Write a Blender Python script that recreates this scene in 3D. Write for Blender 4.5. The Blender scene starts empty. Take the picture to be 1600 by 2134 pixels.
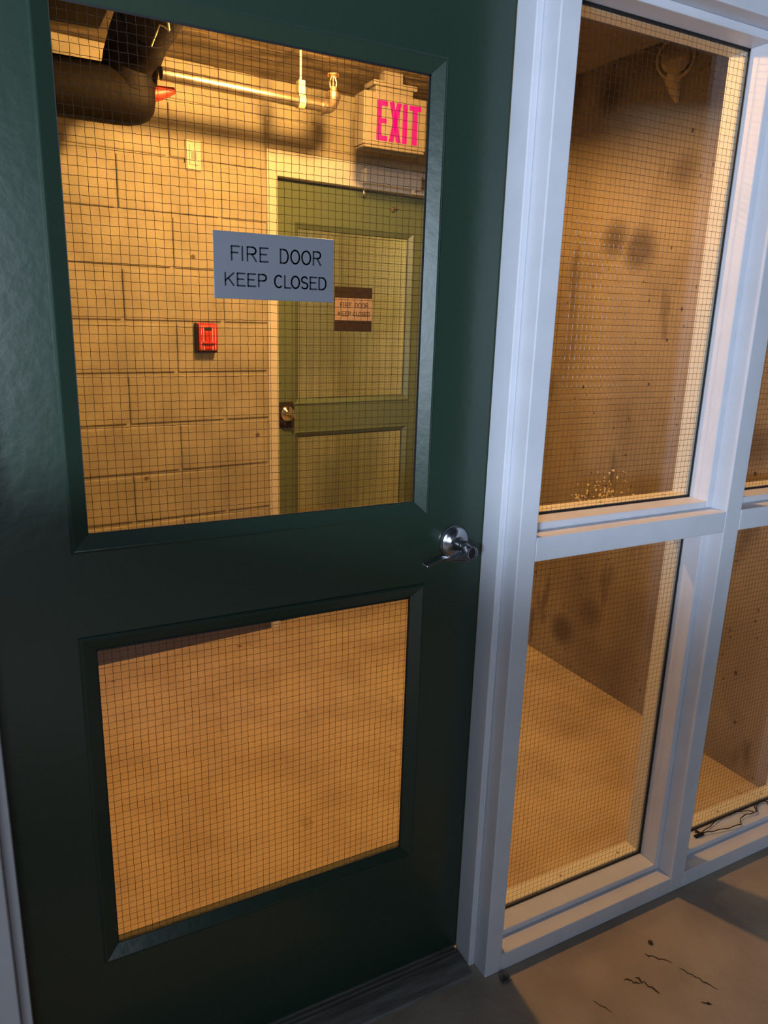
import bpy, bmesh, math, random
from mathutils import Vector, Matrix
random.seed(7)
sc = bpy.context.scene
COL = sc.collection

# ------------------------------------------------------------------ camera
cam_d = bpy.data.cameras.new('camera'); cam = bpy.data.objects.new('camera', cam_d); COL.objects.link(cam)
sc.camera = cam
YAW, PITCH, ROLL = 0.4917, -0.2568, 0.0301
fw = Vector((math.sin(YAW)*math.cos(PITCH), math.cos(YAW)*math.cos(PITCH), math.sin(PITCH)))
rt = Vector((math.cos(YAW), -math.sin(YAW), 0)); up = rt.cross(fw)
c_, s_ = math.cos(ROLL), math.sin(ROLL)
r2 = rt*c_ + up*s_; u2 = up*c_ - rt*s_
cam.matrix_world = Matrix(((r2.x, u2.x, -fw.x, -0.1155), (r2.y, u2.y, -fw.y, -1.188), (r2.z, u2.z, -fw.z, 1.457), (0, 0, 0, 1)))
cam_d.sensor_fit = 'VERTICAL'; cam_d.sensor_height = 36.0; cam_d.sensor_width = 27.0
cam_d.lens = 36.0*1543.44/2134.0
cam_d.clip_start = 0.02

# ------------------------------------------------------------------ light and exposure
sc.view_settings.view_transform = 'Standard'; sc.view_settings.look = 'None'
sc.view_settings.gamma = 1.0; sc.view_settings.use_curve_mapping = False
sc.view_settings.exposure = 0.0
w = bpy.data.worlds.new('night'); sc.world = w; w.use_nodes = True
w.node_tree.nodes['Background'].inputs[0].default_value = (0.35, 0.45, 0.6, 1)
w.node_tree.nodes['Background'].inputs[1].default_value = 0.02

LAMP = (0.92, 0.98, 2.24)          # sodium jar lamp under the stair lobby ceiling
LAMP_STRENGTH = 1650
LAMP_COLOR = (1.0, 0.52, 0.15)

def area(name, loc, target, size, size_y, power, color):
    l = bpy.data.lights.new(name, 'AREA'); l.shape = 'RECTANGLE'; l.size = size; l.size_y = size_y
    l.energy = power; l.color = color
    o = bpy.data.objects.new(name, l); COL.objects.link(o); o.location = loc
    o.rotation_euler = (Vector(target)-Vector(loc)).to_track_quat('-Z', 'Y').to_euler()
    return o
KEY = area('garage_daylight', (-1.45, -2.25, 1.56), (0.5, 0, 1.45), 0.35, 0.14, 105, (0.66, 0.80, 1.0))
WIN = area('garage_door_daylight', (-0.90, -3.5, 1.47), (-0.90, 0, 1.47), 1.5, 1.5, 36, (0.70, 0.84, 1.0))
LOBBY_FILL = area('lobby_fill_light', (-1.35, 0.55, 1.5), (0.6, 1.9, 0.8), 0.6, 0.6, 7, (1.0, 0.55, 0.18))  # unseen warm fill added to lift the lobby wall and floor
def point(name, loc, power, color, r=0.05):
    l = bpy.data.lights.new(name, 'POINT'); l.energy = power; l.color = color; l.shadow_soft_size = r
    o = bpy.data.objects.new(name, l); COL.objects.link(o); o.location = loc; return o
point('far_corridor_light', (1.2, 2.7, 2.2), 55, (1.0, 0.72, 0.26), 0.12)

# ------------------------------------------------------------------ materials
def mat(name, color, rough=0.6, metal=0.0, spec=0.5, noise=0.0, nscale=8.0, bump=0.0, bscale=60.0,
        stretch=(1, 1, 1), color2=None, lo=0.35, hi=0.65, coord='Object'):
    m = bpy.data.materials.new(name); m.use_nodes = True; nt = m.node_tree; N = nt.nodes; L = nt.links
    b = N['Principled BSDF']
    b.inputs['Base Color'].default_value = (*color, 1); b.inputs['Roughness'].default_value = rough
    b.inputs['Metallic'].default_value = metal; b.inputs['Specular IOR Level'].default_value = spec
    tc = N.new('ShaderNodeTexCoord'); mp = N.new('ShaderNodeMapping'); mp.inputs['Scale'].default_value = stretch
    L.new(tc.outputs[coord], mp.inputs['Vector'])
    if color2 is None: color2 = tuple(c*(1-noise) for c in color)
    if noise > 0 or color2 != color:
        n = N.new('ShaderNodeTexNoise'); n.inputs['Scale'].default_value = nscale; n.inputs['Detail'].default_value = 6
        L.new(mp.outputs[0], n.inputs['Vector'])
        r = N.new('ShaderNodeValToRGB'); r.color_ramp.elements[0].position = lo; r.color_ramp.elements[1].position = hi
        r.color_ramp.elements[0].color = (*color, 1); r.color_ramp.elements[1].color = (*color2, 1)
        L.new(n.outputs['Fac'], r.inputs['Fac']); L.new(r.outputs['Color'], b.inputs['Base Color'])
    if bump > 0:
        n2 = N.new('ShaderNodeTexNoise'); n2.inputs['Scale'].default_value = bscale; n2.inputs['Detail'].default_value = 5
        L.new(mp.outputs[0], n2.inputs['Vector'])
        bp = N.new('ShaderNodeBump'); bp.inputs['Strength'].default_value = bump; bp.inputs['Distance'].default_value = 0.01
        L.new(n2.outputs['Fac'], bp.inputs['Height']); L.new(bp.outputs['Normal'], b.inputs['Normal'])
    return m

def add_specks(m, color, scale, thr, width=0.02, stretch=(1, 1, 1), detail=0.0, kind='voronoi'):
    """spots of another colour with a shape of their own, laid over the base colour"""
    nt = m.node_tree; N = nt.nodes; L = nt.links; b = N['Principled BSDF']
    tc = N.new('ShaderNodeTexCoord'); mp = N.new('ShaderNodeMapping'); mp.inputs['Scale'].default_value = stretch
    L.new(tc.outputs['Object'], mp.inputs['Vector'])
    r = N.new('ShaderNodeValToRGB')
    if kind == 'voronoi':
        v = N.new('ShaderNodeTexVoronoi'); v.inputs['Scale'].default_value = scale
        L.new(mp.outputs[0], v.inputs['Vector']); L.new(v.outputs['Distance'], r.inputs['Fac'])
        r.color_ramp.elements[0].position = thr; r.color_ramp.elements[0].color = (1, 1, 1, 1)
        r.color_ramp.elements[1].position = thr+width; r.color_ramp.elements[1].color = (0, 0, 0, 1)
    else:
        v = N.new('ShaderNodeTexNoise'); v.inputs['Scale'].default_value = scale; v.inputs['Detail'].default_value = detail
        L.new(mp.outputs[0], v.inputs['Vector']); L.new(v.outputs['Fac'], r.inputs['Fac'])
        r.color_ramp.elements[0].position = thr; r.color_ramp.elements[0].color = (0, 0, 0, 1)
        r.color_ramp.elements[1].position = thr+width; r.color_ramp.elements[1].color = (1, 1, 1, 1)
    mx = N.new('ShaderNodeMix'); mx.data_type = 'RGBA'
    inp = b.inputs['Base Color']
    if inp.is_linked:
        L.new(inp.links[0].from_socket, mx.inputs['A'])
    else: mx.inputs['A'].default_value = inp.default_value
    mx.inputs['B'].default_value = (*color, 1)
    L.new(r.outputs['Color'], mx.inputs['Factor']); L.new(mx.outputs['Result'], inp)
    return m

GREEN = mat('green_door_paint', (0.017, 0.034, 0.022), 0.27, spec=0.62, bump=0.05, bscale=45)
GREEN2 = mat('olive_green_door_paint', (0.115, 0.150, 0.080), 0.45, spec=0.4, bump=0.06, bscale=40)
WHITE = mat('white_frame_paint', (0.60, 0.61, 0.66), 0.42, spec=0.4, noise=0.06, nscale=14, bump=0.03, bscale=60)
CREAM = mat('cream_frame_paint', (0.60, 0.57, 0.48), 0.45, noise=0.06, nscale=9, bump=0.03)
BLOCK = mat('painted_block', (0.38, 0.34, 0.235), 0.62, spec=0.35, noise=0.26, nscale=7, bump=0.30, bscale=95)
add_specks(BLOCK, (0.12, 0.08, 0.05), 5.0, 0.045, 0.02)
CONC = mat('board_formed_concrete', (0.225, 0.175, 0.115), 0.75, color2=(0.115, 0.082, 0.05), nscale=3.2, lo=0.42, hi=0.74, bump=0.35, bscale=38, stretch=(1, 1, 0.6))
add_specks(CONC, (0.03, 0.018, 0.010), 13.0, 0.055, 0.03, stretch=(1, 1, 0.7))
add_specks(CONC, (0.035, 0.02, 0.012), 22.0, 0.06, 0.03, stretch=(1, 1, 0.6))
add_specks(CONC, (0.08, 0.055, 0.035), 3.1, 0.13, 0.16)
add_specks(CONC, (0.10, 0.07, 0.045), 5.5, 0.60, 0.10, stretch=(1, 1.6, 0.5), kind='noise', detail=6)
CEIL = mat('rough_concrete_ceiling', (0.26, 0.20, 0.12), 0.5, color2=(0.06, 0.04, 0.022), nscale=10, bump=0.9, bscale=26, stretch=(0.5, 2.4, 1))
SHADE_SOFFIT = mat('dark_shade_soffit', (0.13, 0.095, 0.06), 0.8, noise=0.3, nscale=4, bump=0.1)
FLOORIN = mat('painted_lobby_floor', (0.46, 0.35, 0.22), 0.5, color2=(0.33, 0.235, 0.14), nscale=5, lo=0.4, hi=0.75, bump=0.12, bscale=12)
add_specks(FLOORIN, (0.30, 0.21, 0.12), 7.0, 0.66, 0.10, stretch=(2.0, 0.8, 1), kind='noise', detail=5.0)
add_specks(FLOORIN, (0.16, 0.08, 0.035), 3.4, 0.035, 0.02)
FLOOROUT = mat('garage_concrete_floor', (0.30, 0.245, 0.19), 0.8, color2=(0.22, 0.175, 0.135), nscale=6, lo=0.4, hi=0.7, bump=0.2, bscale=40)
DARKC = mat('outer_concrete', (0.10, 0.10, 0.11), 0.85, noise=0.2, bump=0.2)
PIPED = mat('black_iron_pipe', (0.007, 0.0045, 0.003), 0.7, spec=0.2, noise=0.3, nscale=6, bump=0.2)
PIPES = mat('galvanized_pipe', (0.55, 0.48, 0.38), 0.28, metal=0.9, noise=0.35, nscale=18, bump=0.08)
RED = mat('fire_red', (0.55, 0.035, 0.03), 0.35, noise=0.1)
REDPIPE = mat('red_coupling_paint', (0.60, 0.05, 0.025), 0.45, noise=0.2)
BLACK = mat('black_rubber', (0.012, 0.012, 0.014), 0.6)
GASK = mat('black_glazing_gasket', (0.006, 0.006, 0.008), 0.55)
CHROME = mat('satin_chrome', (0.42, 0.43, 0.47), 0.20, metal=1.0)
BRASSY = mat('bright_lever_metal', (0.75, 0.70, 0.60), 0.15, metal=1.0)
STEELW = mat('wire_steel', (0.035, 0.025, 0.018), 0.22, metal=0.0, spec=0.12)
ALUM = mat('scuffed_aluminum', (0.20, 0.19, 0.17), 0.55, metal=0.4, noise=0.4, nscale=30, stretch=(0.4, 3, 1), bump=0.1)
PLATE = mat('grey_sign_plastic', (0.130, 0.135, 0.152), 0.42, noise=0.05, nscale=5, stretch=(0.4, 1, 4))
PEACH = mat('tan_sign_plastic', (0.33, 0.24, 0.17), 0.45)
INK = mat('engraved_black', (0.006, 0.006, 0.012), 0.5)
TAPE = mat('dark_brown_backing', (0.030, 0.018, 0.012), 0.55, noise=0.3, nscale=60)
IVORY = mat('ivory_plastic', (0.40, 0.37, 0.27), 0.4)
HOUSE = mat('exit_sign_housing', (0.19, 0.17, 0.14), 0.5)
BASEM = mat('brown_cove_base', (0.045, 0.025, 0.012), 0.6)
WIRE = mat('black_cable', (0.010, 0.006, 0.004), 0.5)
DIRT = mat('dark_dirt', (0.045, 0.025, 0.014), 0.9)
WEED = mat('dried_weed', (0.06, 0.07, 0.05), 0.9)
PALE = mat('white_efflorescence', (0.75, 0.66, 0.50), 0.9)
FARW = mat('far_corridor_wall', (0.52, 0.50, 0.36), 0.8, noise=0.22, nscale=4, stretch=(6, 6, 0.3))
SCREW = mat('screw_metal', (0.35, 0.28, 0.2), 0.4, metal=0.8)

def emis(name, color, strength):
    m = bpy.data.materials.new(name); m.use_nodes = True; b = m.node_tree.nodes['Principled BSDF']
    b.inputs['Base Color'].default_value = (*[c*0.02 for c in color], 1)
    b.inputs['Emission Color'].default_value = (*color, 1); b.inputs['Emission Strength'].default_value = strength
    return m
EXITRED = emis('lit_exit_letters', (1.0, 0.003, 0.14), 1.3)
BULB = emis('sodium_bulb', LAMP_COLOR, LAMP_STRENGTH)

def glassmat(name, tint, rough=0.02):
    m = bpy.data.materials.new(name); m.use_nodes = True; nt = m.node_tree; N = nt.nodes; L = nt.links
    N.remove(N['Principled BSDF'])
    t = N.new('ShaderNodeBsdfTransparent'); t.inputs[0].default_value = (*tint, 1)
    g = N.new('ShaderNodeBsdfGlossy'); g.inputs['Roughness'].default_value = rough; g.inputs['Color'].default_value = (1, 1, 1, 1)
    # Schlick reflectance of a thin pane, the same from both faces
    ge = N.new('ShaderNodeNewGeometry'); dt = N.new('ShaderNodeVectorMath'); dt.operation = 'DOT_PRODUCT'
    L.new(ge.outputs['Incoming'], dt.inputs[0]); L.new(ge.outputs['Normal'], dt.inputs[1])
    def mth(op, a, b):
        n = N.new('ShaderNodeMath'); n.operation = op
        for i, v in enumerate((a, b)):
            if v is None: continue
            if isinstance(v, (int, float)): n.inputs[i].default_value = v
            else: L.new(v, n.inputs[i])
        return n.outputs[0]
    ab = mth('ABSOLUTE', dt.outputs['Value'], None)
    f5 = mth('POWER', mth('SUBTRACT', 1.0, ab), 5.0)
    fr = mth('ADD', mth('MULTIPLY', f5, 0.96), 0.04)
    mx = N.new('ShaderNodeMixShader'); L.new(fr, mx.inputs[0]); L.new(t.outputs[0], mx.inputs[1]); L.new(g.outputs[0], mx.inputs[2])
    L.new(mx.outputs[0], N['Material Output'].inputs[0])
    return m
GLASS = glassmat('wired_glass', (0.97, 0.965, 0.95))

# ------------------------------------------------------------------ mesh helpers
def bx(bm, x0, x1, y0, y1, z0, z1):
    vs = [bm.verts.new((x, y, z)) for x in (x0, x1) for y in (y0, y1) for z in (z0, z1)]
    for f in ((0, 1, 3, 2), (4, 6, 7, 5), (0, 4, 5, 1), (2, 3, 7, 6), (0, 2, 6, 4), (1, 5, 7, 3)):
        bm.faces.new([vs[i] for i in f])

def tube(bm, pts, r, n=10, caps=True, closed=False):
    pts = [Vector(p) for p in pts]; rings = []
    N = len(pts); prev = None
    for i, p in enumerate(pts):
        if closed: d = pts[(i+1) % N]-pts[i-1]
        else: d = (pts[min(i+1, N-1)]-pts[max(i-1, 0)])
        d.normalize()
        if prev is None:
            a = Vector((0, 0, 1)) if abs(d.z) < 0.9 else Vector((1, 0, 0))
            u = d.cross(a).normalized()
        else:
            u = (prev-d*prev.dot(d)).normalized()
        prev = u; v = d.cross(u)
        rr = r[i] if isinstance(r, (list, tuple)) else r
        rings.append([bm.verts.new(p+(u*math.cos(2*math.pi*k/n)+v*math.sin(2*math.pi*k/n))*rr) for k in range(n)])
    M = N if closed else N-1
    for i in range(M):
        a, b = rings[i], rings[(i+1) % N]
        for k in range(n): bm.faces.new((a[k], a[(k+1) % n], b[(k+1) % n], b[k]))
    if caps and not closed:
        bm.faces.new(rings[0][::-1]); bm.faces.new(rings[-1])

def lathe(bm, prof, center, axis, n=32):
    """prof: list of (radius, height along axis)"""
    axis = Vector(axis).normalized(); a = Vector((0, 0, 1)) if abs(axis.z) < 0.9 else Vector((1, 0, 0))
    u = axis.cross(a).normalized(); v = axis.cross(u); c = Vector(center); rings = []
    for r, h in prof:
        rings.append([bm.verts.new(c+axis*h+(u*math.cos(2*math.pi*k/n)+v*math.sin(2*math.pi*k/n))*max(r, 1e-5)) for k in range(n)])
    for a_, b_ in zip(rings, rings[1:]):
        for k in range(n): bm.faces.new((a_[k], a_[(k+1) % n], b_[(k+1) % n], b_[k]))
    bm.faces.new(rings[0][::-1]); bm.faces.new(rings[-1])

def prism(bm, poly, y0, y1):
    """polygon in x,z extruded in y"""
    a = [bm.verts.new((x, y0, z)) for x, z in poly]; b = [bm.verts.new((x, y1, z)) for x, z in poly]
    n = len(poly)
    for k in range(n): bm.faces.new((a[k], a[(k+1) % n], b[(k+1) % n], b[k]))
    bm.faces.new(a[::-1]); bm.faces.new(b)

def obj(name, bm, m, parent=None, bevel=0.0, smooth=False, loc=None, rotz=None, segs=2):
    bmesh.ops.recalc_face_normals(bm, faces=bm.faces)
    me = bpy.data.meshes.new(name); bm.to_mesh(me); bm.free()
    if smooth:
        for p in me.polygons: p.use_smooth = True
    o = bpy.data.objects.new(name, me); COL.objects.link(o); me.materials.append(m)
    if parent: o.parent = parent
    if loc: o.location = loc
    if rotz is not None: o.rotation_euler = (0, 0, rotz)
    if smooth:
        try: me.set_sharp_from_angle(angle=math.radians(40))
        except Exception: pass
    if bevel > 0:
        b = o.modifiers.new('bevel', 'BEVEL'); b.width = bevel; b.segments = segs; b.limit_method = 'ANGLE'
        b.angle_limit = math.radians(35)
    return o
def tag(o, label=None, cat=None, group=None, kind=None):
    if label: o['label'] = label
    if cat: o['category'] = cat
    if group: o['group'] = group
    if kind: o['kind'] = kind
    return o
def empty(name, loc=(0, 0, 0), rotz=0):
    o = bpy.data.objects.new(name, None); COL.objects.link(o); o.location = loc; o.rotation_euler = (0, 0, rotz)
    o.empty_display_size = 0.05; return o
def NB(): return bmesh.new()

# ------------------------------------------------------------------ key measures
PSI = math.radians(5.796); BW0 = (0, 1.869, 0)        # back wall of the lobby, turned a little
BT = Vector((math.cos(PSI), math.sin(PSI), 0)); BN = Vector((math.sin(PSI), -math.cos(PSI), 0))
def BW(s, z, out=0.0): return Vector(BW0)+BT*s+BN*out+Vector((0, 0, z))
CEILZ = 2.37
P = -0.103                                              # front plane of the steel frame

# ------------------------------------------------------------------ structure: floors, walls, ceiling
bm = NB(); bx(bm, -3.2, 4.2, -6.0, -0.0, -0.12, 0.0)
floor_out = tag(obj('floor', bm, FLOOROUT), 'bare concrete floor in front of the door', kind='structure')
bm = NB(); bx(bm, -1.7, 2.3, 0.0, 4.2, -0.12, -0.0005)
tag(obj('floor_lobby', bm, FLOORIN), 'tan painted floor behind the glass', kind='structure')
bm = NB(); bx(bm, -1.7, 2.3, 0.043, 4.2, CEILZ, CEILZ+0.15)
tag(obj('ceiling', bm, CEIL), 'rough streaked concrete ceiling', kind='structure')
bm = NB(); bx(bm, 2.0, 2.2, -0.02, 2.08, 0, CEILZ)
tag(obj('wall_right', bm, CONC), 'stained concrete side wall behind the sidelights', kind='structure')
bm = NB(); bx(bm, -1.7, -1.55, 0.043, 1.75, 0, CEILZ)
tag(obj('wall_left', bm, BLOCK), kind='structure')
# wall round the steel screen
bm = NB(); bx(bm, -3.2, -0.216, -0.06, 0.043, 0, 3.0); bx(bm, 2.03, 4.2, -0.06, 0.043, 0, 3.0); bx(bm, -0.216, 2.03, -0.06, 0.043, 2.09, 3.0)
tag(obj('wall_front', bm, WHITE), kind='structure')

# block wall: every block bevelled, joints recessed, one mesh
bm = NB()
def wallrect(s0, s1, z0, z1):
    bx(bm, s0, s1, 0.0070, 0.19, z0, z1)
wallrect(-1.75, 0.985, 0, CEILZ); wallrect(1.98, 2.13, 0, CEILZ); wallrect(0.985, 1.98, 2.11, CEILZ)
j = 0.0070
for k in range(-3, 10):
    z0, z1 = 0.599+0.2032*k+j, 0.599+0.2032*(k+1)-j
    z0 = max(z0, 0); z1 = min(z1, CEILZ)
    if z1-z0 < 0.01: continue
    off = 0.374 if k % 2 == 0 else 0.374+0.2032
    off = off if k % 2 else off
    i = -6
    while i < 6:
        s0 = off+0.4064*i+j; s1 = off+0.4064*(i+1)-j; i += 1
        s0 = max(s0, -1.74); s1 = min(s1, 2.12)
        if s1-s0 < 0.02: continue
        segs = []
        if z1 <= 2.12 or z0 < 2.10:
            if s0 < 0.985: segs.append((s0, min(s1, 0.984)))
            if s1 > 1.982: segs.append((max(s0, 1.983), s1))
        else: segs.append((s0, s1))
        for a, b in segs:
            if b-a < 0.02: continue
            zz0 = z0
            bx(bm, a, b, 0.0, 0.03, zz0, z1)
# the cut course over the door head
z0, z1 = 0.599+0.2032*7+j, 0.599+0.2032*8-j
bx(bm, 0.99, 1.34, 0.0, 0.03, 2.147, z1); bx(bm, 1.35, 1.74, 0.0, 0.03, 2.147, z1); bx(bm, 1.75, 1.975, 0.0, 0.03, 2.147, z1)
bx(bm, 0.99, 1.975, 0.0, 0.03, 2.114, 2.140)
tag(obj('wall_back', bm, BLOCK, bevel=0.0055, segs=3, loc=BW0, rotz=PSI), 'painted concrete block wall', kind='structure')
bm = NB(); bx(bm, -1.7, 0.98, -0.006, 0.0, 0, 0.095)
tag(obj('baseboard_back', bm, BASEM, loc=BW0, rotz=PSI), kind='structure')
# added board coloured with the pipe's shade; below, added soffit shading the side wall
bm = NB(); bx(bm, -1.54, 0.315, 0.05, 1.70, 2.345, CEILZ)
tag(obj('trim_4', bm, mat('pipe_shade_board', (0.030, 0.018, 0.008), 0.8, noise=0.3, nscale=3)), 'smooth board added over the left of the ceiling, coloured dark for the pipe shade', kind='structure')
bm = NB(); plan = [(1.14, 0.05), (1.14, 0.95), (1.40, 1.38), (1.56, 1.38), (1.56, 0.05)]  # soffit outline added and shaped to shade the top of the side wall
pa = [bm.verts.new((x, y, 2.188)) for x, y in plan]; pb = [bm.verts.new((x, y, CEILZ)) for x, y in plan]
for k in range(5): bm.faces.new((pa[k], pa[(k+1) % 5], pb[(k+1) % 5], pb[k]))
bm.faces.new(pa[::-1]); bm.faces.new(pb)
tag(obj('trim_2', bm, SHADE_SOFFIT, bevel=0.004), 'dark boxed soffit added under the ceiling to shade the side wall', kind='structure')
# corridor behind the far door
bm = NB(); bx(bm, -0.2, 4.0, 4.05, 4.2, 0, CEILZ)
tag(obj('wall_far', bm, FARW), kind='structure')
bm = NB(); bx(bm, 2.25, 2.35, 2.13, 4.06, 0, CEILZ); bx(bm, -0.3, -0.2, 2.1, 4.06, 0, CEILZ)
tag(obj('wall_far_side', bm, FARW), kind='structure')
# unseen blocker added beside the camera, outside, to throw the low shade
bm = NB(); bx(bm, -0.80, -0.62, -1.75, -0.92, 0, 1.35)
tag(obj('shade_blocker', bm, DARKC), kind='structure')
bm = NB(); bx(bm, -3.3, -3.2, -6, 0, 0, 3.0); bx(bm, 4.2, 4.3, -6, 0, 0, 3.0); bx(bm, -3.2, 4.2, -6.1, -6.0, 0, 3.0)
tag(obj('wall_outside', bm, DARKC), kind='structure')
bm = NB(); bx(bm, -3.3, 4.3, -6.1, -0.06, 3.0, 3.1)
tag(obj('ceiling_outside', bm, DARKC), kind='structure')

# ------------------------------------------------------------------ steel frame (door jamb, mullions, rails)
FR = [(-0.216, -0.165), (0.7637, 0.8072), (1.3585, 1.4099), (1.958, 2.0)]
YB = 0.043; S0, S1 = -0.06, -0.008                     # stop runs from S0 back to the glass
bm = NB()
TOP = 2.031
def member(x0, x1, z0, z1): bx(bm, x0, x1, P, YB, z0, z1)
for i, (a, b) in enumerate(FR): member(a, b, 0, 2.09)
member(-0.165, 0.7637, TOP, 2.09)
for a, b in ((0.8072, 1.3585), (1.4099, 1.958)):
    member(a, b, TOP, 2.09); member(a, b, 0.998, 1.048); member(a, b, 0, 0.046)
t = 0.016
# door stops
bx(bm, -0.165, -0.149, S0, -0.004, 0, TOP); bx(bm, 0.7477, 0.7637, S0, -0.004, 0, TOP); bx(bm, -0.149, 0.7477, S0, -0.004, TOP-t, TOP)
# sidelight stops
for a, b in ((0.8072, 1.3585), (1.4099, 1.958)):
    for z0, z1 in ((0.046, 0.998), (1.048, TOP)):
        bx(bm, a, a+t, S0, S1, z0, z1); bx(bm, b-t, b, S0, S1, z0, z1)
        bx(bm, a+t, b-t, S0, S1, z0, z0+t); bx(bm, a+t, b-t, S0, S1, z1-t, z1)
trim = tag(obj('trim_1', bm, WHITE, bevel=0.0022), 'white painted steel frame of the door and sidelights', kind='structure')

# ------------------------------------------------------------------ wired glass
def wire_mesh(bm, x0, x1, z0, z1, y, ox, oz, pitch=0.0127, r=0.00037, vr=None):
    def strand(pts, horizontal):
        ring = []
        for p in pts:
            p = Vector(p)
            if horizontal: offs = ((0, r, 0), (0, 0, r), (0, -r, 0), (0, 0, -r))
            else: offs = ((0, r, 0), (r, 0, 0), (0, -r, 0), (-r, 0, 0))
            ring.append([bm.verts.new(p+Vector(o)) for o in offs])
        for a, b in zip(ring, ring[1:]):
            for k in range(4): bm.faces.new((a[k], a[(k+1) % 4], b[(k+1) % 4], b[k]))
    nx = int((x1-x0)/pitch); nz = int((z1-z0)/pitch)
    xs = [x0+ox+pitch*k for k in range(nx+1) if x0+ox+pitch*k < x1-0.001]
    zs = [z0+oz+pitch*k for k in range(nz+1) if z0+oz+pitch*k < z1-0.001]
    for x in xs:
        ph = random.random()*0.5; pts = []
        z = z0; k = 0
        while z < z1:
            pts.append((x+0.00035*math.sin(k*math.pi/1.0+ph)*(-1 if k % 2 else 1)*0+0.0003*math.sin(k*2.1+ph)+0.0002*math.sin(k*0.37+x*9), y, z)); z += pitch*0.5; k += 1
        pts.append((x, y, z1)); strand(pts, False)
    for z in zs:
        ph = random.random()*0.5; pts = []
        x = x0; k = 0
        while x < x1:
            pts.append((x, y, z+0.00028*math.sin(k*1.57+ph)+0.0002*math.sin(k*0.23+z*7))); x += pitch*0.5; k += 1
        pts.append((x1, y, z)); strand(pts, True)

# windows: four sidelight panes, each with bead and wire
def sidelight(n, a, b, z0, z1, label):
    root = tag(empty('window_%d' % n, ((a+b)/2, 0, z0)), label, kind='structure')
    o = Vector(root.location)
    def place(c): c.location = -o; return c
    bm = NB(); bx(bm, a+0.002, b-0.002, -0.006, 0.0, z0+0.002, z1-0.002)
    pane = place(obj('glass_pane', bm, GLASS, root))
    bm = NB(); wire_mesh(bm, a+0.003, b-0.003, z0+0.003, z1-0.003, -0.003, 0.009, 0.007)
    wm = obj('wire_mesh', bm, STEELW, pane)
    # gasket line at the front of the pane, then the removable bead behind
    bm = NB(); g = 0.0045
    for q in ((a, a+g, z0, z1), (b-g, b, z0, z1), (a, b, z0, z0+g), (a, b, z1-g, z1)): bx(bm, q[0], q[1], -0.008, -0.0062, q[2], q[3])
    place(obj('gasket', bm, GASK, root))
    bm = NB(); t2 = 0.0165
    A, B, Z0, Z1 = a-0.016, b+0.016, z0-0.016, z1+0.016
    for q in ((A, a+0.004, Z0, Z1), (b-0.004, B, Z0, Z1)): bx(bm, q[0], q[1], 0.0005, 0.040, q[2], q[3])
    for q in ((a+0.004, b-0.004, Z0, z0+0.004), (a+0.004, b-0.004, z1-0.004, Z1)): bx(bm, q[0], q[1], 0.0005, 0.040, q[2], q[3])
    bd = place(obj('glazing_bead', bm, CREAM, root, bevel=0.001))
    for x in (a+0.03, (a+b)/2, b-0.06):
        bm = NB(); lathe(bm, [(0.004, 0), (0.0035, 0.001), (0.001, 0.0012)], (x, 0.016, z0+0.004), (0, 0, 1), 12); obj('screw', bm, SCREW, bd)
    return root
t = 0.016
sidelight(1, 0.8072+t, 1.3585-t, 1.048+t, TOP-t, 'tall upper wired glass pane beside the door')
sidelight(2, 0.8072+t, 1.3585-t, 0.046+t, 0.998-t, 'lower wired glass pane beside the door')
sidelight(3, 1.4099+t, 1.958-t, 1.048+t, TOP-t, 'upper wired glass pane cut by the right edge of the picture')
sidelight(4, 1.4099+t, 1.958-t, 0.046+t, 0.998-t, 'lower wired glass pane cut by the right edge of the picture')
bm = NB(); lathe(bm, [(0.0055, 0), (0.0055, 0.0012), (0.004, 0.002), (0.0015, 0.0012)], (0.862, -0.048+0.02, 0.0621), (0, 0, 1), 16)
obj('sill_screw', bm, SCREW, trim)

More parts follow.
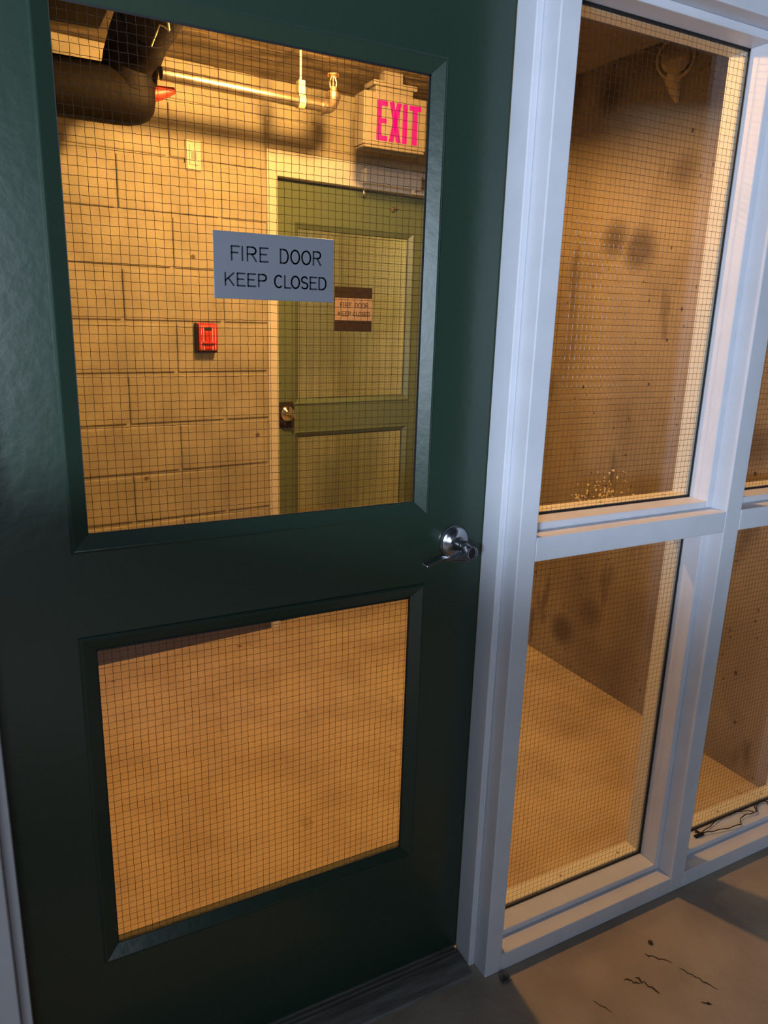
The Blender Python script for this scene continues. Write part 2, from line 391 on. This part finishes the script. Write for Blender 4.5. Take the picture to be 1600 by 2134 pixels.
# ------------------------------------------------------------------ doors
def door_leaf(root, W, gl, mtl, yF, yG, zb, zt, flip=1):
    """leaf panel with two openings; gl = (gx0, gx1, [(z0,z1),(z0,z1)]); local coords, front is -y"""
    x0, x1 = W; gx0, gx1, zs = gl
    bm = NB(); th = 0.044; o = 0.018
    a, b = gx0-o, gx1+o
    (l0, l1), (u0, u1) = zs
    bx(bm, x0, a, yF, yF+th, zb, zt); bx(bm, b, x1, yF, yF+th, zb, zt)
    bx(bm, a, b, yF, yF+th, zb, l0-o); bx(bm, a, b, yF, yF+th, l1+o, u0-o); bx(bm, a, b, yF, yF+th, u1+o, zt)
    leaf = obj('leaf', bm, mtl, root)
    for z0, z1 in zs:
        # glazing bead: thin flange lying on the door face, then a slope down to the glass
        for side in (1, -1):
            bm = NB()
            # profile across: distance outward from glass edge d, depth y
            yf = yF if side == 1 else yF+th
            yo = lambda v: yf-v*side
            prof = [(0.027, yo(0.0)), (0.027, yo(0.0028)), (0.0235, yo(0.0050)), (0.0215, yo(0.0046)), (0.0, yG-0.0035*side), (0.0, yG-0.0030*side*0), (0.016, yG)]
            rings = []
            for d, y in prof:
                rings.append([bm.verts.new(p) for p in ((gx0-d, y, z0-d), (gx1+d, y, z0-d), (gx1+d, y, z1+d), (gx0-d, y, z1+d))])
            for r_a, r_b in zip(rings, rings[1:]):
                for k in range(4): bm.faces.new((r_a[k], r_a[(k+1) % 4], r_b[(k+1) % 4], r_b[k]))
            obj('glazing_bead', bm, mtl, root)
        bm = NB(); bx(bm, gx0-0.012, gx1+0.012, yG-0.003, yG+0.003, z0-0.012, z1+0.012)
        pane = obj('glass_pane', bm, GLASS, root)
        bm = NB(); wire_mesh(bm, gx0-0.006, gx1+0.006, z0-0.006, z1+0.006, yG, 0.0127+0.004, 0.006)
        obj('wire_mesh', bm, STEELW, pane)
        bm = NB(); g = 0.003
        for q in ((gx0, gx0+g*0.4, z0, z1), (gx1-g, gx1, z0, z1), (gx0, gx1, z0, z0+g*0.6), (gx0, gx1, z1-g, z1)): bx(bm, q[0], q[1], yG-0.0042, yG-0.0031, q[2], q[3])
        obj('gasket', bm, GASK, root)
    return leaf

d1 = tag(empty('door_1', (0, 0, 0)), 'large dark green fire door with two wired glass panes', kind='structure')
leaf1 = door_leaf(d1, (-0.152, 0.7495), (0.0, 0.5873, [(0.338, 0.9206), (1.1159, 1.8517)]), GREEN, -0.003, 0.0075, 0.010, 2.022)

# lever set
LV = empty('lever_handle', (0, 0, 0)); LV.parent = d1
bm = NB(); lathe(bm, [(0.0335, 0.0), (0.0335, 0.004), (0.0318, 0.0065), (0.0300, 0.0066), (0.0292, 0.0095), (0.024, 0.0125), (0.0165, 0.015), (0.0125, 0.020), (0.0115, 0.030), (0.0115, 0.046)],
                 (0.6765, -0.003, 1.0290), (0, -1, 0), 48)
obj('rose', bm, CHROME, LV, smooth=True)
top = [(0.5823, 1.0075), (0.596, 1.0110), (0.6091, 1.0146), (0.6265, 1.0162), (0.6457, 1.0141), (0.6592, 1.0179), (0.6698, 1.0238), (0.6763, 1.0303), (0.6832, 1.0322), (0.6904, 1.0292), (0.6947, 1.022), (0.6936, 1.0147), (0.689, 1.0104)]
bot = [(0.5857, 1.0063), (0.5961, 1.0089), (0.6053, 1.0109), (0.6186, 1.0131), (0.6321, 1.0131), (0.646, 1.0092), (0.6599, 1.0071), (0.6737, 1.0075), (0.683, 1.0082)]
hole = [(0.673, 1.0186), (0.6752, 1.0268), (0.6818, 1.0315), (0.6891, 1.0275), (0.6912, 1.0187), (0.6874, 1.0118), (0.6806, 1.0096), (0.6747, 1.0135)]
def sm(pts, k=4, closed=False):
    out = []; n = len(pts); V = [Vector(p) for p in pts]
    for i in range(n if closed else n-1):
        p0 = V[(i-1) % n] if closed else V[max(i-1, 0)]; p1 = V[i]; p2 = V[(i+1) % n]; p3 = V[(i+2) % n] if closed else V[min(i+2, n-1)]
        for q in range(k):
            s = q/k; out.append(0.5*((2*p1)+(p2-p0)*s+(2*p0-5*p1+4*p2-p3)*s*s+(3*p1-p0-3*p2+p3)*s**3))
    if not closed: out.append(V[-1])
    return out
outline = sm([(x, z) for x, z in top]+[(x, z) for x, z in bot[::-1]], 3, True)
bm = NB(); prism(bm, [(p.x, p.y) for p in outline], -0.063, -0.046)
bmesh.ops.triangulate(bm, faces=[f for f in bm.faces if len(f.verts) > 4])
lev = obj('lever', bm, CHROME, LV, bevel=0.0)
bm = NB(); tube(bm, [(p.x, -0.0635, p.y) for p in outline], 0.0015, 8, closed=True)
tube(bm, [(p.x, -0.0638, p.y) for p in sm(hole, 3, True)], 0.0011, 8, closed=True)
obj('lever_rim', bm, CHROME, lev, smooth=True)
bm = NB(); prism(bm, [(p.x, p.y) for p in sm(hole, 3, True)], -0.0642, -0.0625)
bmesh.ops.triangulate(bm, faces=[f for f in bm.faces if len(f.verts) > 4])
obj('curl_recess', bm, GASK, lev)
bm = NB(); tube(bm, [(0.6765, -0.040, 1.029), (0.6765, -0.052, 1.026), (0.675, -0.055, 1.018)], [0.0125, 0.0115, 0.006], 14)
obj('lever_neck', bm, CHROME, LV, smooth=True)

# front threshold
bm = NB()
prof = [(-0.088, 0.0), (-0.084, 0.006), (-0.062, 0.010), (-0.050, 0.0125), (0.030, 0.0125), (0.043, 0.009), (0.05, 0.0)]
for x0, x1 in ((-0.149, 0.741),):
    a = [bm.verts.new((x0, y, z)) for y, z in prof]; b = [bm.verts.new((x1, y, z)) for y, z in prof]
    n = len(prof)
    for k in range(n): bm.faces.new((a[k], a[(k+1) % n], b[(k+1) % n], b[k]))
    bm.faces.new(a[::-1]); bm.faces.new(b)
for k in range(4): bx(bm, -0.149, 0.741, -0.030+k*0.012, -0.026+k*0.012, 0.012, 0.0142)
tag(obj('threshold', bm, ALUM), 'scuffed metal threshold plate under the green door', 'threshold')

# far frame and door
bm = NB(); D = 0.052
bx(bm, 0.983, 1.0300, -0.008, 0.15, 0, 2.111); bx(bm, 1.932, 1.98, -0.008, 0.15, 0, 2.111); bx(bm, 1.030, 1.932, -0.008, 0.15, 2.012, 2.111)
bx(bm, 1.030, 1.046, 0.040+D, 0.15, 0, 2.012); bx(bm, 1.916, 1.932, 0.040+D, 0.15, 0, 2.012); bx(bm, 1.046, 1.916, 0.040+D, 0.15, 1.996, 2.012)
tag(obj('trim_3', bm, CREAM, bevel=0.002, loc=BW0, rotz=PSI), 'cream painted steel frame of the far door', kind='structure')
d2 = tag(empty('door_2', BW0, PSI), 'olive green fire door seen at the back through the glass', kind='structure')
door_leaf(d2, (1.033, 1.929), (1.152, 1.742, [(0.335, 0.905), (1.084, 1.822)]), GREEN2, 0.040, 0.055, 0.01, 2.003)
bm = NB(); bx(bm, 1.034, 1.129, 0.0375, 0.040, 0.953, 1.072)
obj('latch_plate', bm, TAPE, d2, bevel=0.001)
bm = NB(); lathe(bm, [(0.036, 0), (0.036, 0.005), (0.032, 0.010), (0.018, 0.014), (0.0125, 0.02), (0.0125, 0.045)], (1.092, 0.0375, 1.018), (0, -1, 0), 32)
l2 = obj('rose', bm, BRASSY, d2, smooth=True)
bm = NB(); tube(bm, [Vector((1.092, -0.005, 1.018)), Vector((1.088, -0.016, 1.020)), Vector((1.075, -0.020, 1.028)), Vector((1.062, -0.02, 1.026)), Vector((1.048, -0.018, 1.036)), Vector((1.040, -0.016, 1.040))], [0.011, 0.0105, 0.009, 0.0075, 0.007, 0.005], 12)
tube(bm, [Vector((1.092, -0.010, 1.020)), Vector((1.103, -0.016, 1.012)), Vector((1.108, -0.016, 1.003))], [0.008, 0.008, 0.006], 12)
obj('lever', bm, BRASSY, l2, smooth=True)

# closer on the far frame head
t_ = tag(empty('door_closer', BW(1.73, 2.055, 0.04), PSI), 'cream door closer housing fixed on the far door frame head, under the exit sign', 'door closer')
def loc_to(o, root): o.location = (0, 0, 0); return o
bm = NB(); bx(bm, -0.30, 0.0, -0.022, 0.032, -0.030, 0.030); obj('housing', bm, CREAM, t_, bevel=0.003)
bm = NB(); lathe(bm, [(0.021, 0), (0.021, 0.022), (0.016, 0.028)], (0.001, 0.0, 0.0), (1, 0, 0), 24); bx(bm, 0.0, 0.012, -0.018, 0.022, -0.024, 0.024)
obj('end_cap', bm, SCREW, t_, smooth=True)
bm = NB(); tube(bm, [(-0.03, 0, -0.028), (-0.03, 0, -0.040)], 0.010, 14); bx(bm, -0.04, 0.19, -0.010, 0.008, -0.048, -0.041)
obj('arm', bm, CREAM, t_)
for q in ([(0.10, -0.004, -0.03), (0.10, -0.004, -0.05)], [(0.075, 0.036, 0.012), (0.075, 0.014, 0.012)]):
    bm = NB(); tube(bm, q, 0.006, 12); obj('pivot_screw', bm, BRASSY, t_, smooth=True)
bm = NB(); lathe(bm, [(0.006, 0), (0.006, 0.012), (0.009, 0.014), (0.009, 0.020), (0.005, 0.030)], BW(1.470, 2.012, -0.02), (0, 0, -1), 16)
tag(obj('frame_bumper', bm, BRASSY, smooth=True), 'small metal stud hanging from the far door frame head', 'stud')
bm = NB(); lathe(bm, [(0.007, 0), (0.009, 0.01), (0.010, 0.016), (0.004, 0.022)], BW(1.632, 1.945, -0.038), BN, 16)
tube(bm, [BW(1.632, 1.945, -0.02), BW(1.655, 1.952, -0.02)], 0.004, 8)
o = obj('door_viewer', bm, BRASSY, smooth=True); tag(o, 'small shiny fitting near the top of the far green door', 'door fitting')

# ------------------------------------------------------------------ engraved lettering from strokes
def arc(cx, cz, rx, rz, a0, a1, n=10):
    return [(cx+rx*math.cos(math.radians(a0+(a1-a0)*i/n)), cz+rz*math.sin(math.radians(a0+(a1-a0)*i/n))) for i in range(n+1)]
GL = {
 'F': [[(0, 0), (0, 1), (1, 1)], [(0, .54), (.78, .54)]],
 'I': [[(.5, 0), (.5, 1)]],
 'R': [[(0, 0), (0, 1), (.55, 1)]+arc(.6, .75, .38, .25, 90, -90)+[(0, .5)], [(.5, .5), (1, 0)]],
 'E': [[(1, 1), (0, 1), (0, 0), (1, 0)], [(0, .53), (.8, .53)]],
 'D': [[(0, 0), (0, 1), (.4, 1)]+arc(.45, .5, .53, .5, 90, -90, 14)+[(0, 0)]],
 'O': [arc(.5, .5, .5, .5, 0, 360, 28)],
 'K': [[(0, 0), (0, 1)], [(1, 1), (0, .38)], [(.34, .6), (1, 0)]],
 'P': [[(0, 0), (0, 1), (.55, 1)]+arc(.6, .74, .38, .26, 90, -90)+[(0, .48)]],
 'C': [arc(.52, .5, .52, .5, 48, 312, 20)],
 'L': [[(0, 1), (0, 0), (.95, 0)]],
 'S': [arc(.5, .75, .42, .25, 30, 270, 12)+arc(.5, .25, .46, .25, 90, -150, 12)[1:]],
}
def lettering(bm, rows, W, H, y, r, depth):
    for text, cap, zt in rows:
        for ch, a, b in text:
            for st in GL[ch]:
                pts = []
                for u, v in st:
                    x = (a+(b-a)*u)*W; z = H-zt*H-cap*H*(1-v); pts.append(Vector((x, y, z)))
                # flat capsule strokes: ribbons with rounded ends
                for p, q in zip(pts, pts[1:]):
                    d = (q-p); ln = d.length
                    if ln < 1e-6: continue
                    d.normalize(); nrm = Vector((-d.z, 0, d.x)); poly = []
                    th0 = math.atan2(d.z, d.x)
                    for k in range(7): an = th0-math.pi/2+math.pi*k/6; poly.append((q.x+r*math.cos(an), q.z+r*math.sin(an)))
                    for k in range(7): an = th0+math.pi/2+math.pi*k/6; poly.append((p.x+r*math.cos(an), p.z+r*math.sin(an)))
                    prism(bm, poly, y, y-depth)
ROW1 = [('F', .142, .203), ('I', .205, .250), ('R', .268, .338), ('E', .372, .435), ('D', .540, .605), ('O', .628, .700), ('O', .722, .796), ('R', .822, .885)]
ROW2 = [('K', .088, .155), ('E', .185, .245), ('E', .270, .330), ('P', .357, .420), ('C', .490, .555), ('L', .575, .628), ('O', .632, .700), ('S', .716, .775), ('E', .795, .852), ('D', .873, .935)]
ROWS = [(ROW1, .205, .212), (ROW2, .185, .612)]
def fire_sign(name, loc, rotz, pm, label, backing=False, pen=0.00125):
    root = empty(name, loc, rotz); tag(root, label, 'sign')
    W, H = 0.202, 0.1005
    if backing:
        bm = NB(); bx(bm, -0.001, W+0.001, -0.0012, 0.0, -0.050, H+0.050); obj('backing_plate', bm, TAPE, root)
    y0 = -0.0012 if backing else 0
    bm = NB(); bx(bm, 0, W, y0-0.0016, y0, 0, H); obj('plate', bm, pm, root, bevel=0.0004)
    bm = NB(); lettering(bm, ROWS, W, H, y0-0.0015, pen, 0.0004); obj('lettering', bm, INK, root)
    return root
fire_sign('fire_door_sign', (0.2103, 0.0040, 1.4785), 0, PLATE, 'large blue-grey plate reading FIRE DOOR KEEP CLOSED on the near door glass')
p = BW(1.344, 1.4385, -0.0515)
fire_sign('fire_door_sign', tuple(p), PSI, PEACH, 'small tan plate reading FIRE DOOR KEEP CLOSED over dark backing on the far door', True, 0.0015)

# ------------------------------------------------------------------ exit sign
ex = tag(empty('exit_sign', (1.24, 1.60, 2.10)), 'beige exit sign with glowing pink-red EXIT letters hanging from the lobby ceiling', 'exit sign')
bm = NB(); bx(bm, 0, 0.277, 0, 0.085, 0.0, 0.185); bx(bm, 0.004, 0.273, 0.004, 0.08, -0.010, 0.0); obj('housing', bm, HOUSE, ex, bevel=0.004)
bm = NB(); bx(bm, 0.058, 0.222, 0.018, 0.080, 0.185, 0.212); bx(bm, 0.045, 0.235, 0.008, 0.095, 0.212, 0.230); obj('canopy', bm, HOUSE, ex, bevel=0.003)
bm = NB(); bx(bm, 0.10, 0.18, 0.03, 0.075, 0.230, CEILZ-2.10); obj('stem', bm, HOUSE, ex)
bm = NB()
def rectl(x0, x1, z0, z1): bx(bm, x0, x1, -0.0015, 0.001, z0, z1)
zb, zt = 0.018, 0.158; s = 0.020
# E
x = 0.055; rectl(x, x+s, zb, zt); rectl(x+s, x+0.046, zt-s*0.9, zt); rectl(x+s, x+0.042, (zb+zt)/2-s*0.42, (zb+zt)/2+s*0.42); rectl(x+s, x+0.046, zb, zb+s*0.9)
# X
xa, xb = 0.108, 0.162
for (p0, p1) in (((xa, zb), (xb, zt)), ((xb, zb), (xa, zt))):
    w_ = s*1.02; sg = 1 if p1[0] > p0[0] else -1
    if sg > 0: poly = [(p0[0], p0[1]), (p0[0]+w_, p0[1]), (p1[0], p1[1]), (p1[0]-w_, p1[1])]
    else: poly = [(p0[0]-w_, p0[1]), (p0[0], p0[1]), (p1[0]+w_, p1[1]), (p1[0], p1[1])]
    prism(bm, poly, -0.0015, 0.001)
# I, T
x = 0.168; rectl(x, x+s, zb, zt)
x = 0.197; rectl(x, x+0.052, zt-s*0.9, zt); rectl(x+0.016, x+0.016+s, zb, zt-s*0.9)
obj('lettering', bm, EXITRED, ex)

# ------------------------------------------------------------------ fire alarm pull station
pu = tag(empty('fire_alarm_pull', BW(0.654, 1.292, 0), PSI), 'red fire alarm pull box on the block wall', 'fire alarm')
def roundbox(bm, w, h, d, z0=0, x0=0, rt_=0.012):
    n = 6; prof = []
    prof += [(0, z0)]
    # section y,z : bulging front, rounded top
    pts = [(-0.0, z0), (-d*0.88, z0+0.004), (-d, z0+0.012)]
    pts += [(-d, z0+h-0.018)]
    for k in range(n+1):
        a = math.radians(90*k/n); pts.append((-d+0.016-0.016*math.cos(a)-0.0, z0+h-0.018+0.016*math.sin(a)))
    pts += [(0, z0+h)]
    a = [bm.verts.new((x0, y, z)) for y, z in pts]; b = [bm.verts.new((x0+w, y, z)) for y, z in pts]
    m_ = len(pts)
    for k in range(m_): bm.faces.new((a[k], a[(k+1) % m_], b[(k+1) % m_], b[k]))
    bm.faces.new(a[::-1]); bm.faces.new(b)
bm = NB(); roundbox(bm, 0.086, 0.122, 0.030); obj('back_box', bm, BLACK, pu, bevel=0.002)
bm = NB(); roundbox(bm, 0.078, 0.114, 0.046, 0.008, 0.005); obj('body', bm, RED, pu, bevel=0.002)
bm = NB(); bx(bm, 0.026, 0.058, -0.0472, -0.040, 0.092, 0.103); obj('finger_recess', bm, BLACK, pu)
bm = NB(); bx(bm, 0.028, 0.056, -0.053, -0.044, 0.045, 0.089); bx(bm, 0.016, 0.070, -0.056, -0.044, 0.040, 0.048); obj('pull_bar', bm, RED, pu, bevel=0.0015)
bm = NB()
for x in (0.012, 0.0225, 0.060, 0.0715): bx(bm, x, x+0.0022, -0.0468, -0.0455, 0.014, 0.106)
obj('white_stripe', bm, PALE, pu)

# signal sounder plate
so = tag(empty('sounder_plate', BW(0.642, 1.988, 0), PSI), 'ivory wall plate with a small louvered sounder high on the block wall', 'wall plate')
bm = NB(); bx(bm, 0, 0.064, -0.006, 0, 0, 0.111); obj('plate', bm, IVORY, so, bevel=0.003)
bm = NB(); bx(bm, 0.015, 0.049, -0.009, -0.004, 0.020, 0.092); obj('insert', bm, IVORY, so, bevel=0.0015)
bm = NB()
for k in range(7): bx(bm, 0.021, 0.043, -0.0098, -0.0088, 0.040+k*0.0038, 0.0415+k*0.0038)
obj('louver_slots', bm, BLACK, so)
bm = NB(); bx(bm, 0.019, 0.045, -0.0096, -0.0088, 0.083, 0.089); obj('label_window', bm, IVORY, so)
for z in (0.102, 0.010):
    bm = NB(); lathe(bm, [(0.0032, 0), (0.0028, 0.0012)], (0.032, -0.006, z), (0, -1, 0), 12); obj('screw', bm, SCREW, so)

# ------------------------------------------------------------------ sprinkler line
A = Vector((0.462, 1.479, 2.186)); Bp = Vector((1.052, 1.538, 2.187))
sp = tag(empty('sprinkler_pipe', tuple(A)), 'shiny sprinkler pipe with an upright head running left of the exit sign', 'pipe')
def rel(*pts): return [Vector(q)-A for q in pts]
dirp = (Bp-A).normalized()
bm = NB(); tube(bm, rel(A, Bp), 0.0205, 24); obj('pipe', bm, PIPES, sp, smooth=True)
bm = NB()
E0 = Bp; pts = []
for k in range(9):
    a = math.radians(90*k/8); pts.append(E0+dirp*(0.034*math.sin(a))+Vector((0, 0, 0.034*(1-math.cos(a)))))
tube(bm, rel(*pts), 0.0245, 24)
tube(bm, rel(E0-dirp*0.018, E0-dirp*0.004), 0.0285, 24); TE = pts[-1]
tube(bm, rel(TE-Vector((0, 0, .003)), TE+Vector((0, 0, 0.012))), 0.0280, 24)
obj('elbow', bm, PIPES, sp, smooth=True)
bm = NB(); lathe(bm, [(0.018, 0.010), (0.018, 0.020), (0.012, 0.022), (0.012, 0.034), (0.006, 0.036)], TE-A, (0, 0, 1), 20)
tube(bm, [TE-A+Vector((0.011, 0, 0.03)), TE-A+Vector((0.0135, 0, 0.05)), TE-A+Vector((0.006, 0, 0.068)), TE-A+Vector((0, 0, 0.072))], 0.0028, 8)
tube(bm, [TE-A+Vector((-0.011, 0, 0.03)), TE-A+Vector((-0.0135, 0, 0.05)), TE-A+Vector((-0.006, 0, 0.068)), TE-A+Vector((0, 0, 0.072))], 0.0028, 8)
tube(bm, [TE-A+Vector((0, 0, 0.036)), TE-A+Vector((0, 0, 0.070))], 0.0025, 8)
lathe(bm, [(0.004, 0.070), (0.020, 0.074), (0.0215, 0.071), (0.021, 0.0765), (0.004, 0.078)], TE-A, (0, 0, 1), 20)
obj('sprinkler_head', bm, REDPIPE if False else mat('sprinkler_bronze', (0.62, 0.36, 0.22), 0.35, metal=0.6), sp, smooth=True)
hg = tag(empty('pipe_hanger', (0.955, 1.528, CEILZ)), 'pale metal rod and clamp carrying the sprinkler pipe', 'pipe hanger')
bm = NB(); tube(bm, [(0, 0, 0), (0, 0, -0.135)], 0.0048, 10); obj('rod', bm, mat('pale_zinc', (0.72, 0.66, 0.45), 0.4, metal=0.3), hg, smooth=True)
bm = NB()
ringp = [(-0.0, 0.0247*math.cos(2*math.pi*k/24), -0.183+0.0247*math.sin(2*math.pi*k/24)) for k in range(24)]
for k in range(24):
    a, b = Vector(ringp[k]), Vector(ringp[(k+1) % 24]); c = Vector((0, 0, -0.183)); a2 = a+(c-a)*0.1; b2 = b+(c-b)*0.1
    for sx in (1,):
        vs = [bm.verts.new((x, q.y, q.z)) for x in (-0.012, 0.012) for q in (a, b, b2, a2)]
        bm.faces.new((vs[0], vs[1], vs[5], vs[4])); bm.faces.new((vs[3], vs[7], vs[6], vs[2])); bm.faces.new((vs[0], vs[3], vs[2], vs[1])); bm.faces.new((vs[4], vs[5], vs[6], vs[7]))
bx(bm, -0.012, 0.012, -0.014, 0.014, -0.160, -0.118)
obj('clamp', bm, bpy.data.materials['pale_zinc'], hg)

# ------------------------------------------------------------------ big dark pipe with elbow and red coupling
bp_ = tag(empty('standpipe', (0.40, 0.4, 2.27)), 'thick black iron pipe under the ceiling turning left at a fat elbow', 'pipe')
o0 = Vector(bp_.location)
R_ = 0.082
bm = NB(); tube(bm, [Vector((0.40, 0.06, 2.285))-o0, Vector((0.40, 1.40, 2.285))-o0], R_, 32); obj('ceiling_run', bm, PIPED, bp_, smooth=True)
bm = NB()
tube(bm, [q-o0 for q in (Vector((0.40, 1.30, 2.285)), Vector((0.40, 1.42, 2.283)), Vector((0.395, 1.49, 2.265)), Vector((0.385, 1.54, 2.225)), Vector((0.375, 1.555, 2.17)), Vector((0.37, 1.555, 2.13)))], R_+0.004, 32)
obj('elbow', bm, PIPED, bp_, smooth=True)
bm = NB(); cp = [(-1.5, 1.0), (0.33, 1.0), (0.37, 0.98), (0.405, 0.90), (0.432, 0.74), (0.448, 0.50), (0.455, 0.15)]
tube(bm, [Vector((x, 1.555, 2.122))-o0 for x, _ in cp], [0.087*k for _, k in cp], 32); obj('wall_run', bm, PIPED, bp_, smooth=True)
bm = NB()
tube(bm, [Vector((0.425, 1.545, 2.135))-o0, Vector((0.470, 1.550, 2.146))-o0, Vector((0.520, 1.555, 2.162))-o0], [0.026, 0.022, 0.010], 20)
obj('red_outlet', bm, REDPIPE, bp_, smooth=True)
# small bracket wire near the pipe
bm = NB(); tube(bm, [(0.333, 0.98, 2.108), (0.345, 0.98, 2.135), (0.356, 0.98, 2.160), (0.368, 0.98, 2.158), (0.379, 0.98, 2.152)], 0.0020, 8)
tube(bm, [(0.378, 0.98, 2.205), (0.377, 0.98, 2.170), (0.379, 0.98, 2.150)], 0.0034, 8)
tag(obj('hanger_wire', bm, bpy.data.materials['pale_zinc'], smooth=True), 'thin bent wire dangling under the black iron pipe', 'wire')

# round junction box high on the concrete wall
jb = tag(empty('junction_box', (2.0, 0.80, 2.31)), 'round conduit box with a rim high on the concrete wall', 'junction box')
bm = NB(); lathe(bm, [(0.062, 0.0), (0.062, 0.045), (0.056, 0.050), (0.052, 0.046), (0.050, 0.030)], (0, 0, 0), (-1, -0.6, -0.25), 32); obj('rim', bm, mat('grey_box_paint', (0.42, 0.33, 0.20), 0.5), jb, smooth=True)
bm = NB(); lathe(bm, [(0.050, 0.0), (0.046, 0.050), (0.030, 0.062), (0.008, 0.066)], (0, 0, 0), (-1, -0.6, -0.25), 32); obj('lens', bm, mat('dim_lens', (0.30, 0.22, 0.12), 0.15), jb, smooth=True)
bm = NB(); tube(bm, [(-0.01, 0.0, -0.05), (-0.01, -0.01, -0.10), (-0.005, -0.02, -0.135)], [0.035, 0.020, 0.006], 16); obj('bracket', bm, bpy.data.materials['grey_box_paint'], jb, smooth=True)

# ------------------------------------------------------------------ the lamp itself
lp = tag(empty('ceiling_lamp', (LAMP[0], LAMP[1], CEILZ)), 'sodium jar lamp under the lobby ceiling just above the door glass', 'lamp')
bm = NB(); lathe(bm, [(0.065, 0), (0.065, 0.02), (0.045, 0.04), (0.028, 0.055), (0.024, 0.09)], (0, 0, 0), (0, 0, -1), 32); obj('base', bm, SCREW, lp, smooth=True)
bm = NB(); bmesh.ops.create_uvsphere(bm, u_segments=20, v_segments=12, radius=0.044)
b_ = obj('bulb', bm, BULB, lp, smooth=True); b_.location = (0, 0, LAMP[2]-CEILZ)

# ------------------------------------------------------------------ small things
# cable tangle on the right sidelight sill
def curve_pts(pts, k=6): return sm(pts, k)
zc = 0.0655
loops = [[(1.545, -0.020), (1.552, -0.030), (1.60, -0.022), (1.66, -0.010), (1.70, -0.012), (1.735, -0.010), (1.775, -0.030), (1.79, -0.038), (1.80, -0.020), (1.82, -0.012), (1.845, -0.009), (1.86, -0.020), (1.845, -0.035), (1.825, -0.050), (1.815, -0.058)],
         [(1.552, -0.032), (1.59, -0.040), (1.64, -0.050), (1.69, -0.055), (1.70, -0.048), (1.72, -0.036), (1.75, -0.034), (1.785, -0.038), (1.81, -0.020), (1.84, -0.012), (1.855, -0.018), (1.85, -0.04), (1.842, -0.058)]]
bm = NB()
for i, l in enumerate(loops): tube(bm, [(q.x, q.y, zc+0.001*i+0.004*abs(math.sin(n*0.5))) for n, q in enumerate(curve_pts(l))], 0.0014, 6)
tube(bm, [(1.530, -0.032, zc), (1.560, -0.034, zc+0.002)], 0.005, 8); tube(bm, [(1.552, -0.012, zc+0.002), (1.556, -0.032, zc)], 0.003, 8)
tag(obj('cable_tangle', bm, WIRE), 'thin black cable lying tangled on the right sidelight sill', 'cable')
# floor marks: cracks and a pebble, dirt at the foot of the post
def crack(pts, w, name='floor_crack'):
    bm = NB(); P3 = [Vector((x, y, 0.0008)) for x, y in pts]
    ring = []
    for i, q in enumerate(P3):
        d = (P3[min(i+1, len(P3)-1)]-P3[max(i-1, 0)]).normalized(); nr = Vector((-d.y, d.x, 0)); ww = w*(0.35+0.65*random.random())*(0.3 if i in (0, len(P3)-1) else 1)
        ring.append((bm.verts.new(q+nr*ww), bm.verts.new(q-nr*ww), bm.verts.new(q-nr*ww-Vector((0, 0, .0006))), bm.verts.new(q+nr*ww-Vector((0, 0, .0006)))))
    for a, b in zip(ring, ring[1:]):
        for k in range(4): bm.faces.new((a[k], a[(k+1) % 4], b[(k+1) % 4], b[k]))
    bm.faces.new(ring[0][::-1]); bm.faces.new(ring[-1])
    return obj(name, bm, DIRT, floor_out)
def wob(a, b, n=8, amp=0.003):
    return [(a[0]+(b[0]-a[0])*i/n+random.uniform(-amp, amp), a[1]+(b[1]-a[1])*i/n+random.uniform(-amp, amp)) for i in range(n+1)]
crack(wob((1.149, -0.220), (1.189, -0.264)), 0.0022); crack(wob((1.194, -0.284), (1.225, -0.362), 10), 0.0018)
crack(wob((1.052, -0.246), (1.073, -0.270), 6, 0.003), 0.0034); crack(wob((1.080, -0.256), (1.094, -0.310), 8, 0.004), 0.0034)
crack(wob((1.166, -0.371), (1.185, -0.385), 4, 0.006), 0.004); crack(wob((0.948, -0.258), (0.964, -0.296), 6, 0.002), 0.0016)
bm = NB(); bmesh.ops.create_icosphere(bm, subdivisions=2, radius=0.0062)
for v in bm.verts: v.co.z *= 0.5; v.co += Vector([random.uniform(-.0007, .0007) for _ in range(3)])
o = obj('pebble', bm, DIRT, smooth=True, loc=(1.186, -0.200, 0.0028)); tag(o, 'small dark pebble on the lit concrete floor', 'pebble')
bm = NB()
for k in range(26):
    a = random.uniform(0, 6.28); rr = random.uniform(0, 0.014); c = Vector((0.800+rr*math.cos(a), -0.128+rr*math.sin(a)*0.7, 0.001))
    h = Vector((random.uniform(-.006, .006), random.uniform(-.006, .006), random.uniform(.004, .016)))
    tube(bm, [c, c+h*0.6+Vector((0, 0, .002)), c+h], [0.0016, 0.0012, 0.0004], 5)
tag(obj('dirt_clump', bm, WEED), 'dark clump of dirt and dry weed at the foot of the white post', 'debris')
# pale crust of efflorescence on the concrete wall
bm = NB()
for k in range(120):
    q = random.random(); y = 0.92+random.gauss(0, 0.075)-0.03*q; z = 0.80+random.gauss(0, 0.05)*(1 if abs(y-0.92) < 0.1 else 0.6)
    if random.random() < 0.25: z = 0.745+random.random()*0.03; y = 1.05+random.gauss(0, 0.02)
    w1, h1 = random.uniform(.002, .009), random.uniform(.002, .008); n = 7
    poly = [(y+w1*random.uniform(.5, 1)*math.cos(6.283*i/n), z+h1*random.uniform(.5, 1)*math.sin(6.283*i/n)) for i in range(n)]
    a = [bm.verts.new((1.9985, py, pz)) for py, pz in poly]; b = [bm.verts.new((2.0003, py, pz)) for py, pz in poly]
    for i in range(n): bm.faces.new((a[i], a[(i+1) % n], b[(i+1) % n], b[i]))
    bm.faces.new(a); bm.faces.new(b[::-1])
tag(obj('salt_crust', bm, PALE, bpy.data.objects['wall_right']), 'pale flaking salt crust')
sc.cycles.transparent_max_bounces = 24
